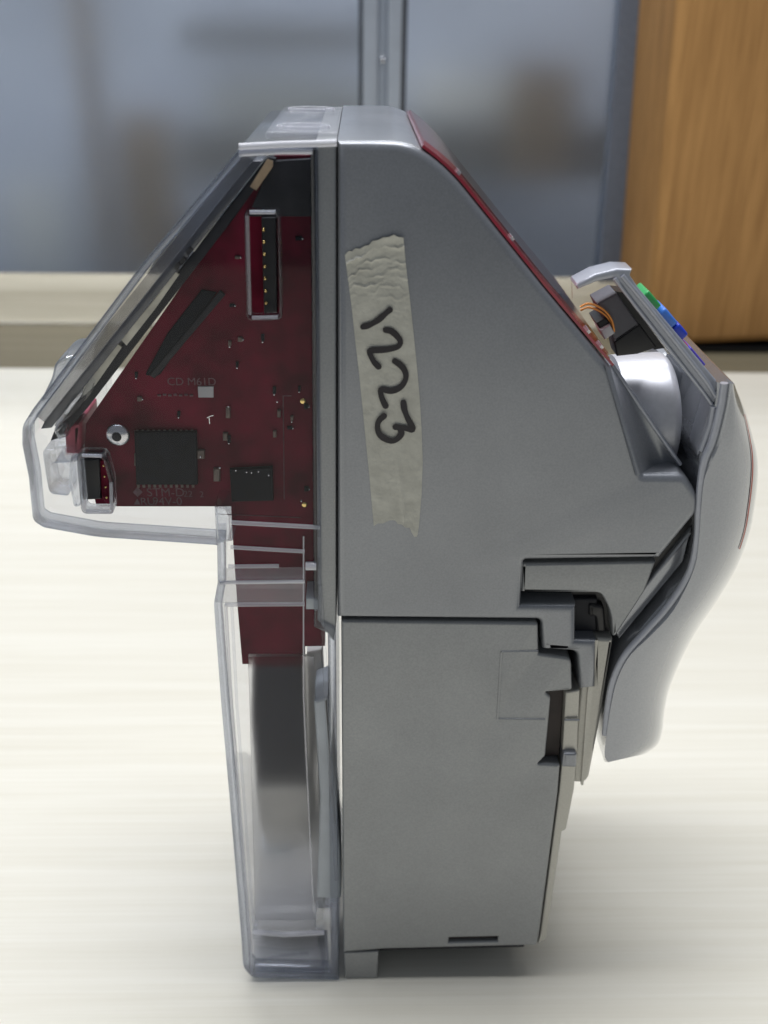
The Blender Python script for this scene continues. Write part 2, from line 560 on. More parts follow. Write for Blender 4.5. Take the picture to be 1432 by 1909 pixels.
# the room seen blurred through the frosted panes
def stud(name, pxa, pxb, Y, mat, z0=-0.003, z1=0.34, d=0.03, parent=None):
    xa, xb = U(pxa, 250, Y).x, U(pxb, 250, Y).x
    return link(name, box_mesh(((xa + xb) / 2, Y + d / 2, (z0 + z1) / 2), (xb - xa, d, z1 - z0), 0.001), mat, parent)
M['wall_paint'] = principled('grey_wall', (0.42, 0.46, 0.53), 0.8, 0, noise=0.32, nscale=7)
M['stud'] = wood('brown_stud', (0.17, 0.125, 0.08), (0.26, 0.20, 0.13), 'Z', 1.0, 0.8)  # brown timber grain of the studs
M['shelf'] = wood('grey_brown_shelf', (0.10, 0.10, 0.095), (0.16, 0.155, 0.14), 'X', 1.0, 0.8)
M['pale_sheet'] = principled('pale_sheet', (0.62, 0.62, 0.57), 0.7, 0, noise=0.1, nscale=10)
wl = link('wall', box_mesh((0, gz + 0.20, 0.15), (2.6, 0.02, 0.50), 0.002), M['wall_paint'])
wl['kind'] = 'structure'
M['room'] = principled('white_room_wall', (0.78, 0.79, 0.80), 0.8, 0, noise=0.03, nscale=3)
rw = link('room_wall', box_mesh((0, 2.8, 0.9), (7.0, 0.1, 3.6), 0.002), M['room'])
rw['kind'] = 'structure'
Yw = gz + 0.11
def strip(name, px0, px1, py0, py1, Y, mat, d=0.02):
    a, b = U(px0, py0, Y), U(px1, py1, Y)
    return link(name, box_mesh(((a.x + b.x) / 2, Y + d / 2, (a.z + b.z) / 2), (abs(b.x - a.x), d, abs(a.z - b.z)), 0.001), mat, wl)
strip('wall_stud', 120, 215, -40, 520, Yw, M['stud'])
strip('wall_stud', 215, 330, 210, 520, Yw + 0.004, M['stud'])
strip('wall_stud', 955, 1050, 120, 330, Yw, M['stud'])
strip('wall_shelf', 330, 690, 40, 95, Yw + 0.006, M['shelf'])
strip('wall_shelf', 330, 690, 235, 330, Yw + 0.006, M['shelf'])
strip('wall_shelf', 760, 1170, 225, 330, Yw + 0.006, M['shelf'])
strip('wall_sheet', 380, 690, 150, 225, Yw + 0.03, M['pale_sheet'])
strip('wall_sheet', 780, 950, 140, 215, Yw + 0.03, M['pale_sheet'])
strip('wall_sheet', 0, 120, 340, 500, Yw + 0.03, M['pale_sheet'])

# ------------------------------------------------------------------ the device
D = 0.064
dev = empty('handheld_device', U(640, 1829, Y0 + D / 2), 'silver handheld device with clear back shell and red circuit board standing on the table', 'handheld device')

# main silver body (upper)
body_pts = [(629, 263), (768, 263, 46), (840, 318, 60), (1019, 541), (1141, 688), (1200, 886, 3), (1279, 886, 14),
            (1303, 925, 22), (1301, 958, 10), (1231, 1043, 3), (978, 1047, 5), (972, 1130), (1075, 1130), (1074, 1196), (1113, 1197),
            (1111, 1285), (1082, 1288), (1077, 1218, 12), (1012, 1213, 3), (1009, 1158, 10), (629, 1154)]
body = prism('main_body', body_pts, 0.0, D, M['silver'], dev, bevel=0.0016, res=4)
# recessed shoulder under the slanted facet
prism('shoulder', [(1128, 676), (1142, 690), (1268, 872), (1282, 900), (1200, 900)], 0.0065, D - 0.0065, M['silver'], body, bevel=0.0006, trace=0.0065)
A, A2 = U(1127, 679, Y0 - 0.00006), U(1141, 681, Y0 + 0.0066)
zl = U(1230, 887, Y0).z
foot_pts = smooth_list([(1186, 888), (1206, 878), (1220, 868), (1242, 862), (1268, 866)], 13)
foot_w = [T(p.x, p.y, zl) for p in foot_pts]
rows = []
for i in range(13):
    t = i / 12
    rows.append([A.lerp(A2, k / 12).lerp(foot_w[k], t) for k in range(13)])
link('slanted_facet', grid_mesh(rows), M['silver'], body)
link('facet_edge', rod_mesh([A2.lerp(foot_w[-1], t / 12) for t in range(13)], 0.00045, seg=10), M['pale_grey'], body)
# dark recess behind the hinge and clear-side flange
prism('hinge_recess', [(960, 1036), (1240, 1036), (1300, 940), (1306, 1010), (1165, 1206), (1142, 1204), (1112, 1200), (1078, 1200), (1070, 1136), (960, 1136)],
      0.0052, D - 0.0052, M['black'], body, trace=0.0)
prism('side_flange', [(587, 268), (627, 266), (627, 1165), (622, 1200), (592, 1160)], 0.0008, D - 0.0008, M['silver_cover'], dev, bevel=0.0005, trace=0.0)
prism('groove_line', [(581, 282), (586.5, 282), (600, 1160), (592, 1160)], 0.0014, D - 0.0014, M['dark'], dev, trace=0.0)

# lower cover
cover_pts = [(636, 1159), (1004, 1163, 8), (1005, 1221, 2), (1066, 1229, 12), (1068, 1289, 5), (1018, 1293, 2), (1028, 1303, 4), (1018, 1412, 4), (1004, 1426, 2),
             (1045, 1428, 4), (1041, 1480), (1006, 1745), (1002, 1765, 5), (716, 1772), (640, 1779, 3)]
cover = prism('lower_cover', cover_pts, 0.0003, D - 0.0003, M['silver_cover'], dev, bevel=0.0007, res=3, trace=0.0,
              holes=[[(838, 1751), (929, 1749), (928, 1758), (837, 1760)]])
prism('vent_slot', [(836, 1750), (931, 1748), (930, 1759), (835, 1761)], 0.0016, D - 0.0016, M['slot'], cover, trace=0.0)
# raised outline of the square latch pad
for seg in ([(935, 1215), (928, 1340)], [(935, 1215), (1003, 1214)], [(928, 1340), (1016, 1341)], [(1052, 1342), (1080, 1342)]):
    link('pad_ridge', rod_mesh([U(x, y, Y0 + 0.0003) for x, y in seg], 0.00028, seg=8), M['silver_cover'], cover)
prism('cover_slot', [(1014, 1290), (1056, 1290), (1046, 1424), (1000, 1430)], 0.003, D - 0.003, M['slot'], cover, trace=0.0)
# strips to the right of the cover
prism('edge_strip', [(1056, 1296), (1083, 1290, 4), (1078, 1400), (1072, 1476), (1057, 1552, 5), (1049, 1556), (1020, 1758, 8), (1004, 1765),
                     (1009, 1745), (1044, 1480), (1049, 1428)], 0.0008, D - 0.0008, M['clip'], dev, bevel=0.0004, trace=0.0)
prism('clip_plate', [(1112, 1201, 2), (1148, 1203, 3), (1126, 1340), (1102, 1464, 12), (1092, 1473, 6), (1071, 1472), (1080, 1350), (1086, 1290), (1111, 1288)],
      0.0022, D - 0.0022, M['clip'], dev, bevel=0.0008, trace=0.0)
prism('clip_lip', [(1113, 1201), (1118, 1201), (1090, 1472), (1086, 1472), (1098, 1300)], 0.0014, D - 0.0014, M['clip'], dev, trace=0.0)
prism('latch', [(1050, 1402, 3), (1075, 1402, 3), (1074, 1428, 3), (1047, 1427, 3)], -0.0006, 0.004, M['silver'], dev, bevel=0.0005, trace=0.0)
prism('foot', [(641, 1781), (706, 1778), (704, 1828), (643, 1829)], 0.0006, D - 0.0006, M['silver_cover'], dev, bevel=0.0005, trace=0.0)
prism('underside_block', [(708, 1770), (985, 1764), (980, 1784), (708, 1791)], 0.0030, D - 0.0030, M['dark'], dev, trace=0.0)  # dark block set back in the gap under the cover

# hinge arm inside the recess, and the grip it carries
prism('hinge_arm', [(976, 1059, 2), (1228, 1056), (1207, 1112), (1152, 1196), (1146, 1196), (1143, 1150, 22), (1124, 1115, 10), (974, 1113, 2)],
      0.0018, D - 0.0018, M['silver_cover'], dev, bevel=0.0007, res=3, trace=0.0)
prism('catch_block', [(1074, 1136), (1122, 1136), (1124, 1198), (1074, 1198)], 0.0040, D - 0.004, M['dark'], dev, bevel=0.0005, trace=0.0)
prism('cam_block', [(1104, 1143, 6), (1134, 1146, 10), (1138, 1197), (1118, 1197), (1117, 1168, 5), (1104, 1166, 3)], 0.0034, D - 0.0034, M['black'], dev, bevel=0.0008, trace=0.0)

R_ = [(1366, 715), (1357, 765), (1344, 822), (1326, 862), (1313, 895), (1307, 950), (1303, 1006), (1294, 1061), (1257, 1136), (1214, 1184), (1175, 1222), (1153, 1262), (1141, 1306), (1132, 1362), (1127, 1406), (1134, 1421)]
S_ = [(1369, 715), (1390, 768), (1404, 816), (1412, 852), (1413, 893), (1407, 945), (1397, 996), (1372, 1060), (1336, 1121), (1299, 1175), (1270, 1229), (1248, 1284), (1239, 1326), (1235, 1362), (1226, 1388), (1204, 1405)]
I_ = [(1337, 713), (1334, 748), (1316, 818), (1304, 850), (1302, 892), (1298, 950), (1297, 1000), (1281, 1066), (1240, 1118), (1196, 1170), (1160, 1216), (1139, 1262), (1130, 1306), (1126, 1362), (1124, 1408), (1128, 1420)]

N = 57
Rs, Ss, Is = smooth_list(R_, N), smooth_list(S_, N), smooth_list(I_, N)
dS = 0.013
rows = []
crown = []
for r_, s_, i_ in zip(Rs, Ss, Is):
    pi, pr = U(i_.x, i_.y, Y0 + 0.0022), U(r_.x, r_.y, Y0)
    ps = U(s_.x, s_.y, Y0 + dS)
    prof = [pi, pr]
    for k in range(1, 9):                       # quarter ellipse from the ridge to the crown
        a = math.pi / 2 * k / 8
        fx, fy = math.sin(a) ** 0.9, 1 - math.cos(a)
        prof.append(U(r_.x + (s_.x - r_.x) * fx, r_.y + (s_.y - r_.y) * fx, Y0 + dS * fy))
    ymid = Y0 + D / 2
    crown.append(ps)
    full = prof + [Vector((p.x, 2 * ymid - p.y, p.z)) for p in reversed(prof)]
    rows.append(full)
grip = link('grip', grid_mesh(rows, closed_u=True, caps=True, angle=30), M['handle'], dev)
link('grip_rim_highlight', rod_mesh([U(r_.x * 0.45 + i_.x * 0.55, r_.y * 0.45 + i_.y * 0.55, Y0 + 0.0009) for r_, i_ in zip(Rs[:50], Is[:50])], 0.00075, seg=10), M['pale_grey'], grip)  # pale rod painting the gloss along the grip's inner rim
# red reflection painted as a stripe down the grip
st_rows = []
for k in range(4, 25):
    c0 = crown[k]
    nrm = (crown[k] - Vector((U(Rs[k].x, Rs[k].y, Y0 + dS).x, crown[k].y, U(Rs[k].x, Rs[k].y, Y0 + dS).z))).normalized()
    w = 0.0022 * math.sin(math.pi * (k - 3.5) / 21.0) ** 0.5
    row = []
    for yy in (-0.004, 0.002, D - 2 * dS - 0.002):
        row.append(None)
    pr = U(Rs[k].x, Rs[k].y, Y0)
    def on(a):
        fx, fy = math.sin(a) ** 0.9, 1 - math.cos(a)
        return U(Rs[k].x + (Ss[k].x - Rs[k].x) * fx, Rs[k].y + (Ss[k].y - Rs[k].y) * fx, Y0 + dS * fy) + Vector((0.00010, -0.00010, 0))
    st_rows.append([on(math.pi / 2 * f) for f in (0.655, 0.667, 0.679, 0.69)] )
link('red_reflection', grid_mesh(st_rows), M['reflection_red'], grip)

# inner wall of the grip seen below the dark gap
prism('inner_wall', [(1302, 1004), (1286, 1066), (1243, 1118), (1200, 1170), (1163, 1214), (1151, 1192), (1230, 1090), (1296, 1010)], 0.004, D - 0.004, M['handle'], dev, bevel=0.0006, trace=0.0)

# keypad frame
frame_pts = [(1074, 534), (1076, 529), (1110, 511), (1150, 501), (1179, 502), (1175, 514), (1190, 536), (1338, 712), (1352, 730), (1336, 800), (1306, 856), (1300, 850), (1300, 838, 4), (1327, 752, 4),
             (1148, 521), (1142, 519), (1113, 525), (1078, 540)]
frame = prism('keypad_frame', frame_pts, 0.0030, 0.0088, M['pale_grey'], dev, bevel=0.0005, res=3, trace=0.003)
link('frame_ridge', rod_mesh([U(x, y, Y0 + 0.0028) for x, y in [(1160, 514), (1200, 562), (1262, 640), (1318, 712), (1338, 744), (1330, 790), (1306, 846)]], 0.00045, seg=8), M['pale_grey'], frame)
link('frame_ridge', rod_mesh([U(x, y, Y0 + 0.0028) for x, y in [(1146, 519), (1190, 577), (1250, 653), (1312, 732), (1329, 756), (1320, 790), (1304, 838)]], 0.00035, seg=8), M['pale_grey'], frame)
link('frame_ridge', rod_mesh([U(x, y, Y0 + 0.0026) for x, y in [(1331, 757), (1326, 790), (1308, 840)]], 0.0008, seg=10), M['pale_grey'], frame)
prism('clear_end', [(1075, 533), (1145, 519), (1150, 530), (1090, 566), (1076, 570)], 0.0070, 0.0080, M['panel'], dev, trace=0.003)
# keys on the outer face of the frame, each proud of it along the plate's own normal
pa, pb = U(1190, 536, Y0 + 0.003), U(1338, 712, Y0 + 0.003)
ax = (pb - pa).normalized()
nm = Vector((-ax.z, 0, ax.x))
if nm.x < 0: nm = -nm
def key(t0, t1, h, mat, name, y0=0.0042, y1=0.0105):
    a, b = pa + ax * t0 * (pb - pa).length, pa + ax * t1 * (pb - pa).length
    c = (a + b) / 2 + nm * (h / 2 - 0.0004)
    c.y = Y0 + (y0 + y1) / 2
    R = Matrix((( ax.x, 0, nm.x, 0), (0, 1, 0, 0), (ax.z, 0, nm.z, 0), (0, 0, 0, 1)))
    return link(name, box_mesh(c, ((b - a).length, y1 - y0, h), min(0.0007, h * 0.3), R), mat, frame)
key(0.09, 0.25, 0.0015, M['green'], 'key')
key(0.28, 0.44, 0.0018, M['blue'], 'key')
key(0.445, 0.57, 0.0019, M['deep_blue'], 'key')
key(0.59, 0.64, 0.0006, M['orange'], 'key')
key(0.66, 0.85, 0.0008, M['violet'], 'key')

# polished drum, black sensor box and its wire under the frame
drum_c0, drum_c1 = U(1140, 775, Y0 + 0.020), U(1226, 770, Y0 + 0.020)
rows = []
ra = 0.0125
cxs = [0, 0.2, 0.4, 0.6, 0.75, 0.80, 0.85, 0.89, 0.93, 0.96, 0.985, 1.0]
axis = (drum_c1 - drum_c0)
ln = axis.length + 0.003
axd = axis.normalized()
vb = axd.cross(Vector((0, 1, 0))).normalized()
for t in cxs:
    e = 1.0 if t < 0.75 else math.sqrt(max(0.0, 1 - ((t - 0.75) / 0.25) ** 2.4)) * 0.9 + 0.1
    c = drum_c0 + axd * (ln * t)
    rows.append([c + (vb * math.cos(2 * math.pi * k / 40) + Vector((0, 1, 0)) * math.sin(2 * math.pi * k / 40)) * ra * e for k in range(40)])
link('drum', grid_mesh(rows, closed_u=True, caps=True, angle=70), M['drum'], dev)
prism('arm_panel', [(1238, 668), (1250, 665), (1322, 756), (1303, 838), (1300, 925), (1266, 880), (1222, 830), (1234, 740)], 0.022, 0.034, M['silver'], dev, bevel=0.0012, trace=0.020)
prism('sensor_box', [(1112, 566, 3), (1150, 546, 3), (1192, 606, 2), (1146, 638, 2)], 0.0075, 0.014, M['box_grey'], dev, bevel=0.0004, trace=0.0075)
prism('sensor_base', [(1146, 640), (1194, 606), (1226, 650), (1190, 662), (1152, 666)], 0.0080, 0.0135, M['black'], dev, bevel=0.0003, trace=0.0075)
prism('sensor_back', [(1150, 546), (1166, 548), (1242, 652), (1222, 655), (1190, 606)], 0.0085, 0.013, M['black'], dev, trace=0.0075)
prism('plug', [(1119, 616), (1138, 606), (1147, 622), (1128, 634)], 0.006, 0.012, M['white_plug'], dev, bevel=0.0004, trace=0.006)
prism('plug_collar', [(1112, 602), (1130, 592), (1139, 605), (1119, 615)], 0.007, 0.014, M['black'], dev, bevel=0.0003, trace=0.007)
for dz, dy in ((0, 0), (7, 0.001)):
    wp = smooth_list([(1082, 572 + dz), (1096, 566 + dz), (1112, 570 + dz), (1128, 580 + dz), (1140, 596 + dz), (1145, 616 + dz * 0.4)], 22)
    link('wire', rod_mesh([U(p.x, p.y, Y0 + 0.0065 + dy) for p in wp], 0.00022, seg=6), M['copper'], dev)

# red panel and display lens lying on the sloping front, across the device's thickness
s0, s1 = U(790, 268, Y0), U(1143, 684, Y0)
slope = [U(x, y, Y0) for x, y in rnd([(745, 262.5), (768, 263, 46), (840, 318, 60), (1019, 541), (1143, 687)])]
def ribbon(path, off, y0, y1, thick):
    """strip following the sloping front of the body; thickness goes outward"""
    bm = bmesh.new()
    n = len(path)
    rings = []
    for i, p in enumerate(path):
        t = (path[min(i + 1, n - 1)] - path[max(i - 1, 0)]).normalized()
        nr = Vector((-t.z, 0, t.x))
        if nr.z < 0: nr = -nr
        a, b = p + nr * off, p + nr * (off + thick)
        rings.append([bm.verts.new((a.x, y0, a.z)), bm.verts.new((b.x, y0, b.z)), bm.verts.new((b.x, y1, b.z)), bm.verts.new((a.x, y1, a.z))])
    for i in range(n - 1):
        for k in range(4):
            bm.faces.new((rings[i][k], rings[i][(k + 1) % 4], rings[i + 1][(k + 1) % 4], rings[i + 1][k]))
    bm.faces.new(rings[0][::-1]); bm.faces.new(rings[-1])
    me = bpy.data.meshes.new('m')
    bm.to_mesh(me); bm.free()
    finish(me, 30)
    return me
def between(path, f0, f1, n=24):
    L = [0]
    for i in range(1, len(path)): L.append(L[-1] + (path[i] - path[i - 1]).length)
    out = []
    for k in range(n):
        s = (f0 + (f1 - f0) * k / (n - 1)) * L[-1]
        for i in range(1, len(path)):
            if L[i] >= s - 1e-9:
                t = (s - L[i - 1]) / max(1e-9, L[i] - L[i - 1])
                out.append(path[i - 1].lerp(path[i], t)); break
    return out
fp = link('front_panel', ribbon(between(slope, 0.07, 1.0, 60), 0.0001, Y0 + 0.0010, Y0 + D - 0.0035, 0.0005), M['red_panel'], dev)
link('display', ribbon(between(slope, 0.24, 0.86), 0.0005, Y0 + 0.016, Y0 + D - 0.024, 0.0002), M['lcd'], fp)
link('clear_lens', ribbon(between(slope, 0.075, 0.985, 60), 0.0005, Y0 + 0.005, Y0 + D - 0.005, 0.0005), M['lens'], fp)
for f in (0.20, 0.46, 0.86, 0.93):
    link('lens_clip', ribbon(between(slope, f, f + 0.012, 3), 0.0004, Y0 + 0.0026, Y0 + 0.0056, 0.0007), M['solder'], fp)

# ------------------------------------------------------------------ clear back shell
shell_outer = [(593, 270), (446, 277, 6), (262, 495), (60, 764), (40, 796, 10), (40, 830), (52, 890), (60, 972, 10), (80, 985, 6), (180, 1003, 20), (404, 1018, 3),
               (405, 1088), (398, 1127, 6), (401, 1172), (412, 1318), (427, 1487), (449, 1747), (453, 1806, 10), (470, 1824, 8), (606, 1828), (632, 1828), (626, 1172), (600, 1160)]
def inset(pts, d):
    """offset a closed pixel polygon inwards"""
    q = [Vector(p[:2]) for p in pts]
    area = sum(q[i - 1].x * q[i].y - q[i].x * q[i - 1].y for i in range(len(q)))
    sgn = 1 if area > 0 else -1
    out = []
    for i in range(len(q)):
        a, b, c = q[i - 1], q[i], q[(i + 1) % len(q)]
        e1, e2 = (b - a).normalized(), (c - b).normalized()
        n1, n2 = Vector((-e1.y, e1.x)) * sgn, Vector((-e2.y, e2.x)) * sgn
        bis = n1 + n2
        bis = bis / max(0.35, bis.length_squared / 2)
        p = b + bis * d
        out.append((p.x, p.y, *(pts[i][2:] and (max(0, pts[i][2] - d * 0.5),))))
    return out
wall_pts = shell_outer
inner_pts = inset(shell_outer, 13)
shell = prism('clear_shell', wall_pts, 0.0002, D - 0.0002, M['rim'], dev, holes=[inner_pts], trace=0.0, bevel=0.0004)
rim_in = inset(shell_outer, 15)
prism('rim_band', inset(shell_outer, 0.3), -0.0001, 0.0040, M['band'], shell, holes=[rim_in], trace=0.0, bevel=0.0006)
slot = [(461, 398, 9), (517, 398, 9), (521, 590, 9), (466, 591, 9)]
port = [(149, 851, 9), (192, 851, 12), (205, 900, 4), (206, 951, 3), (158, 951, 10)]
panel_pts = inset(shell_outer, 15.5)
prism('side_panel', panel_pts, 0.0007, 0.0022, M['panel'], shell, holes=[slot, port], trace=0.0)
prism('side_panel', panel_pts, D - 0.0022, D - 0.0007, M['panel'], shell, trace=0.0)

def frame_ring(name, pts, w, near, far, mat, parent, bevel=0.0002):
    return prism(name, inset(pts, -w), near, far, mat, parent, holes=[pts], trace=0.0, bevel=bevel)
frame_ring('slot_rim', slot, 6, -0.0005, 0.0030, M['edge'], shell, 0.0003)
frame_ring('port_rim', port, 6, -0.0005, 0.0030, M['edge'], shell, 0.0003)

for rp, mt_ in (([(466, 395.5), (513, 395.5)], 'highlight_edge'), ([(470, 592), (518, 591)], 'soft_highlight_edge'), ([(461, 402), (466, 586)], 'haze_plastic'),
                ([(154, 849), (190, 850)], 'highlight_edge'), ([(161, 953), (204, 954)], 'soft_highlight_edge'), ([(207, 900), (208, 950)], 'soft_highlight_edge')):
    link('rim_highlight', rod_mesh([U(x, y, Y0 - 0.0001) for x, y in rp], 0.00034, seg=8), M[mt_], shell)  # pale rods painting the lamp's reflection along the rims
def hazy(name, rough, amount):
    mt, nt, out = new_mat(name)
    tr = nt.nodes.new('ShaderNodeBsdfTransparent')
    g = nt.nodes.new('ShaderNodeBsdfRefraction')
    g.inputs['Color'].default_value = (0.96, 0.96, 0.97, 1)
    g.inputs['Roughness'].default_value = rough
    g.inputs['IOR'].default_value = 1.3
    mx = nt.nodes.new('ShaderNodeMixShader')
    mx.inputs[0].default_value = amount
    nt.links.new(tr.outputs[0], mx.inputs[1])
    nt.links.new(g.outputs[0], mx.inputs[2])
    nt.links.new(mx.outputs[0], out.inputs[0])
    return mt
M['smoky'] = hazy('smoky_plastic', 0.45, 0.62)
prism('hazy_window', [(460, 1240), (584, 1240), (602, 1733), (474, 1735)], 0.0030, 0.0040, M['smoky'], shell, trace=0.0)
prism('shade_slab', [(462, 1817), (628, 1817), (628, 1827), (472, 1827)], 0.002, D - 0.002, M['haze_plastic'], shell, trace=0.0)  # hazy slab added to hold back light and deepen the shadow below
# bars, steps and ribs of the shell; pale bars have painted highlights
def bar(pts, w, near=0.0, mat='glint', name='shell_rib'):
    return link(name, rod_mesh([U(x, y, Y0 + near + 0.0004) for x, y in pts], w, seg=8), M[mat], shell)
bar([(446, 274), (520, 270), (585, 268), (628, 266)], 0.0006, mat='highlight_edge')
bar([(446, 287), (520, 283), (583, 283)], 0.00045, mat='highlight_edge')
bar([(583, 284), (588, 640), (595, 1000)], 0.00035)
bar([(566, 1000), (566, 1300), (575, 1500), (585, 1700)], 0.00018, mat='soft_highlight_edge')
bar([(432, 974), (597, 983)], 0.0005, mat='soft_highlight_edge')
bar([(430, 1020), (568, 1028)], 0.00045, mat='soft_highlight_edge')
bar([(426, 1056), (520, 1055)], 0.00045, mat='soft_highlight_edge')
bar([(410, 1086), (568, 1084)], 0.0004, mat='highlight_edge')
bar([(420, 1127), (568, 1126)], 0.0005, mat='soft_highlight_edge')
bar([(570, 1055), (590, 1055)], 0.0009, mat='highlight_edge')
bar([(421, 1127), (432, 1318), (446, 1487), (466, 1747), (470, 1815)], 0.00035, mat='soft_highlight_edge')
bar([(432, 1127), (442, 1318), (455, 1487), (474, 1750)], 0.0003)
bar([(470, 1737), (530, 1742), (605, 1738)], 0.0007, mat='soft_highlight_edge')
bar([(474, 1796), (520, 1783), (575, 1776)], 0.0004)
bar([(596, 1090), (603, 1180), (610, 1330), (628, 1640)], 0.0005)
prism('shell_post', [(399, 946, 3), (420, 946, 10), (431, 962), (434, 1010, 3), (403, 1014)], 0.0, 0.012, M['edge'], shell, bevel=0.0006, trace=0.0)
prism('shell_step', [(410, 1086), (568, 1084), (568, 1127), (420, 1128), (400, 1124)], 0.0002, 0.006, M['haze_plastic'], shell, bevel=0.0004, trace=0.0)
prism('shell_step', [(472, 1742), (590, 1740), (606, 1822), (474, 1822)], 0.0006, 0.02, M['rim'], shell, bevel=0.001, trace=0.0)
prism('shell_step', [(570, 1120), (594, 1120), (594, 1142), (570, 1142)], 0.001, 0.008, M['frost'], shell, bevel=0.0004, trace=0.0)
prism('shell_step', [(584, 1320, 4), (612, 1310, 4), (634, 1600), (636, 1690, 4), (590, 1690, 4), (596, 1500)], 0.0022, 0.014, M['frost'], shell, bevel=0.0008, trace=0.0)
prism('shell_block', [(590, 1698, 4), (628, 1694, 4), (630, 1826), (612, 1826), (608, 1742, 3), (586, 1740, 6)], 0.001, 0.02, M['edge'], shell, bevel=0.0006, trace=0.0)
# small clear clip on the slope and the hinge knuckles at the lower left
prism('clear_tab', [(62, 765), (84, 720, 8), (90, 690, 12), (112, 677, 12), (132, 680, 4), (78, 760)], 0.008, 0.020, M['edge'], shell, bevel=0.0008, trace=0.004)
prism('clear_lug', [(66, 856, 10), (126, 852, 10), (130, 880), (86, 882, 4), (90, 900), (110, 914, 6), (118, 944, 6), (80, 940, 12), (72, 900)], 0.004, 0.012, M['edge'], shell, bevel=0.0006, trace=0.0)
prism('clear_lug', [(122, 866, 6), (140, 858, 6), (148, 930), (144, 960, 8), (128, 962, 8), (118, 910)], 0.003, 0.014, M['edge'], shell, bevel=0.001, trace=0.0)
prism('clear_lug', [(86, 818, 6), (112, 800, 6), (118, 830, 8), (96, 840, 8)], 0.004, 0.012, M['edge'], shell, bevel=0.001, trace=0.0)
# moulded badge panel and ovals on top of the shell
zt0 = U(560, 270, Y0).z
bx0, bx1 = U(462, 270, Y0).x, U(628, 270, Y0).x
link('top_badge', box_mesh(((bx0 + bx1) / 2 + 0.001, Y0 + D / 2, zt0 + 0.0004), (bx1 - bx0 - 0.002, D - 0.018, 0.0012), 0.0005), M['top_plastic'], shell)
for yy in (0.016, 0.048):
    ring = [Vector(((bx0 + bx1) / 2 + 0.0045 * math.cos(a) + 0.001, Y0 + yy + 0.0028 * math.sin(a), zt0 + 0.0011)) for a in [2 * math.pi * k / 28 for k in range(28)]]
    link('oval_emboss', rod_mesh(ring, 0.0004, closed=True, seg=8), M['top_plastic'], shell)

# ------------------------------------------------------------------ inside the clear shell
PB = 0.0075
board_pts = [(608, 290), (512, 290), (400, 445), (160, 790), (158, 850), (180, 944), (431, 944), (434, 1000), (442, 1120), (452, 1238), (566, 1238), (568, 1205), (606, 1204)]
board = prism('circuit_board', board_pts, PB, PB + 0.0016, M['pcb'], dev, trace=PB)
def on_board(name, pts, h, mat, bevel=0.0002, r=0, label=None):
    return prism(name, pts, PB - h, PB - 0.00005, mat, board, trace=PB - h, bevel=bevel, r=r, label=label)
on_board('chip', [(250, 806), (366, 806), (368, 904), (254, 904)], 0.0012, M['chip'], label='large square chip')
on_board('chip', [(428, 876), (508, 872), (510, 934), (432, 936)], 0.0012, M['chip'])
on_board('chip', [(404, 545), (296, 702, 8), (270, 700, 6), (312, 622), (376, 540)], 0.0004, M['chip'], label='dark slanted block along the board edge')
on_board('chip', [(506, 300), (582, 296), (582, 404), (462, 404)], 0.0014, M['dark'], label='dark block at the top of the board')
on_board('ribbon_cable', [(410, 542), (420, 550), (288, 706), (278, 700)], 0.0007, M['dark'])
for (x, y, w, h) in [(256, 858, 12, 22), (374, 848, 14, 16), (404, 886, 12, 24), (425, 770, 8, 20), (520, 772, 6, 14), (512, 810, 6, 12), (420, 815, 9, 14)]:
    on_board('capacitor', [(x - w / 2, y - h / 2), (x + w / 2, y - h / 2), (x + w / 2, y + h / 2), (x - w / 2, y + h / 2)], 0.0008, M['cap'])
for (x, y) in [(374, 852), (426, 758), (517, 749), (410, 872), (562, 934), (460, 880), (469, 881), (482, 879), (501, 886), (440, 877)]:
    link('solder_joint', ball_mesh(U(x, y, Y0 + PB - 0.0013), 0.00022, 1), M['solder'], board)
on_board('paper_label', [(369, 721), (398, 721), (398, 741), (370, 741)], 0.0003, M['label'], bevel=0, label='pale square label')
link('test_pad', ball_mesh(U(565, 748, Y0 + PB - 0.0001), 0.0006, 0.3), M['gold'], board)
link('test_pad', ball_mesh(U(568, 941, Y0 + PB - 0.0001), 0.0006, 0.3), M['gold'], board)
link('bent_lead', rod_mesh([U(x, y, Y0 + PB - 0.0011) for x, y in [(386, 779), (391, 776), (398, 774)]], 0.00015, seg=6), M['solder'], board)
link('bent_lead', rod_mesh([U(x, y, Y0 + PB - 0.0011) for x, y in [(390, 778), (391, 790)]], 0.00012, seg=6), M['solder'], board)
rg = random.Random(11)
def in_poly(x, y, P):
    ins = False
    for i in range(len(P)):
        (x1, y1), (x2, y2) = P[i - 1], P[i]
        if (y1 > y) != (y2 > y) and x < (x2 - x1) * (y - y1) / (y2 - y1) + x1:
            ins = not ins
    return ins
busy = [(240, 795, 385, 945), (418, 866, 520, 944), (455, 390, 525, 600), (265, 520, 420, 712), (205, 790, 240, 830), (295, 700, 405, 745), (455, 295, 590, 410), (140, 840, 212, 960)]
made = 0
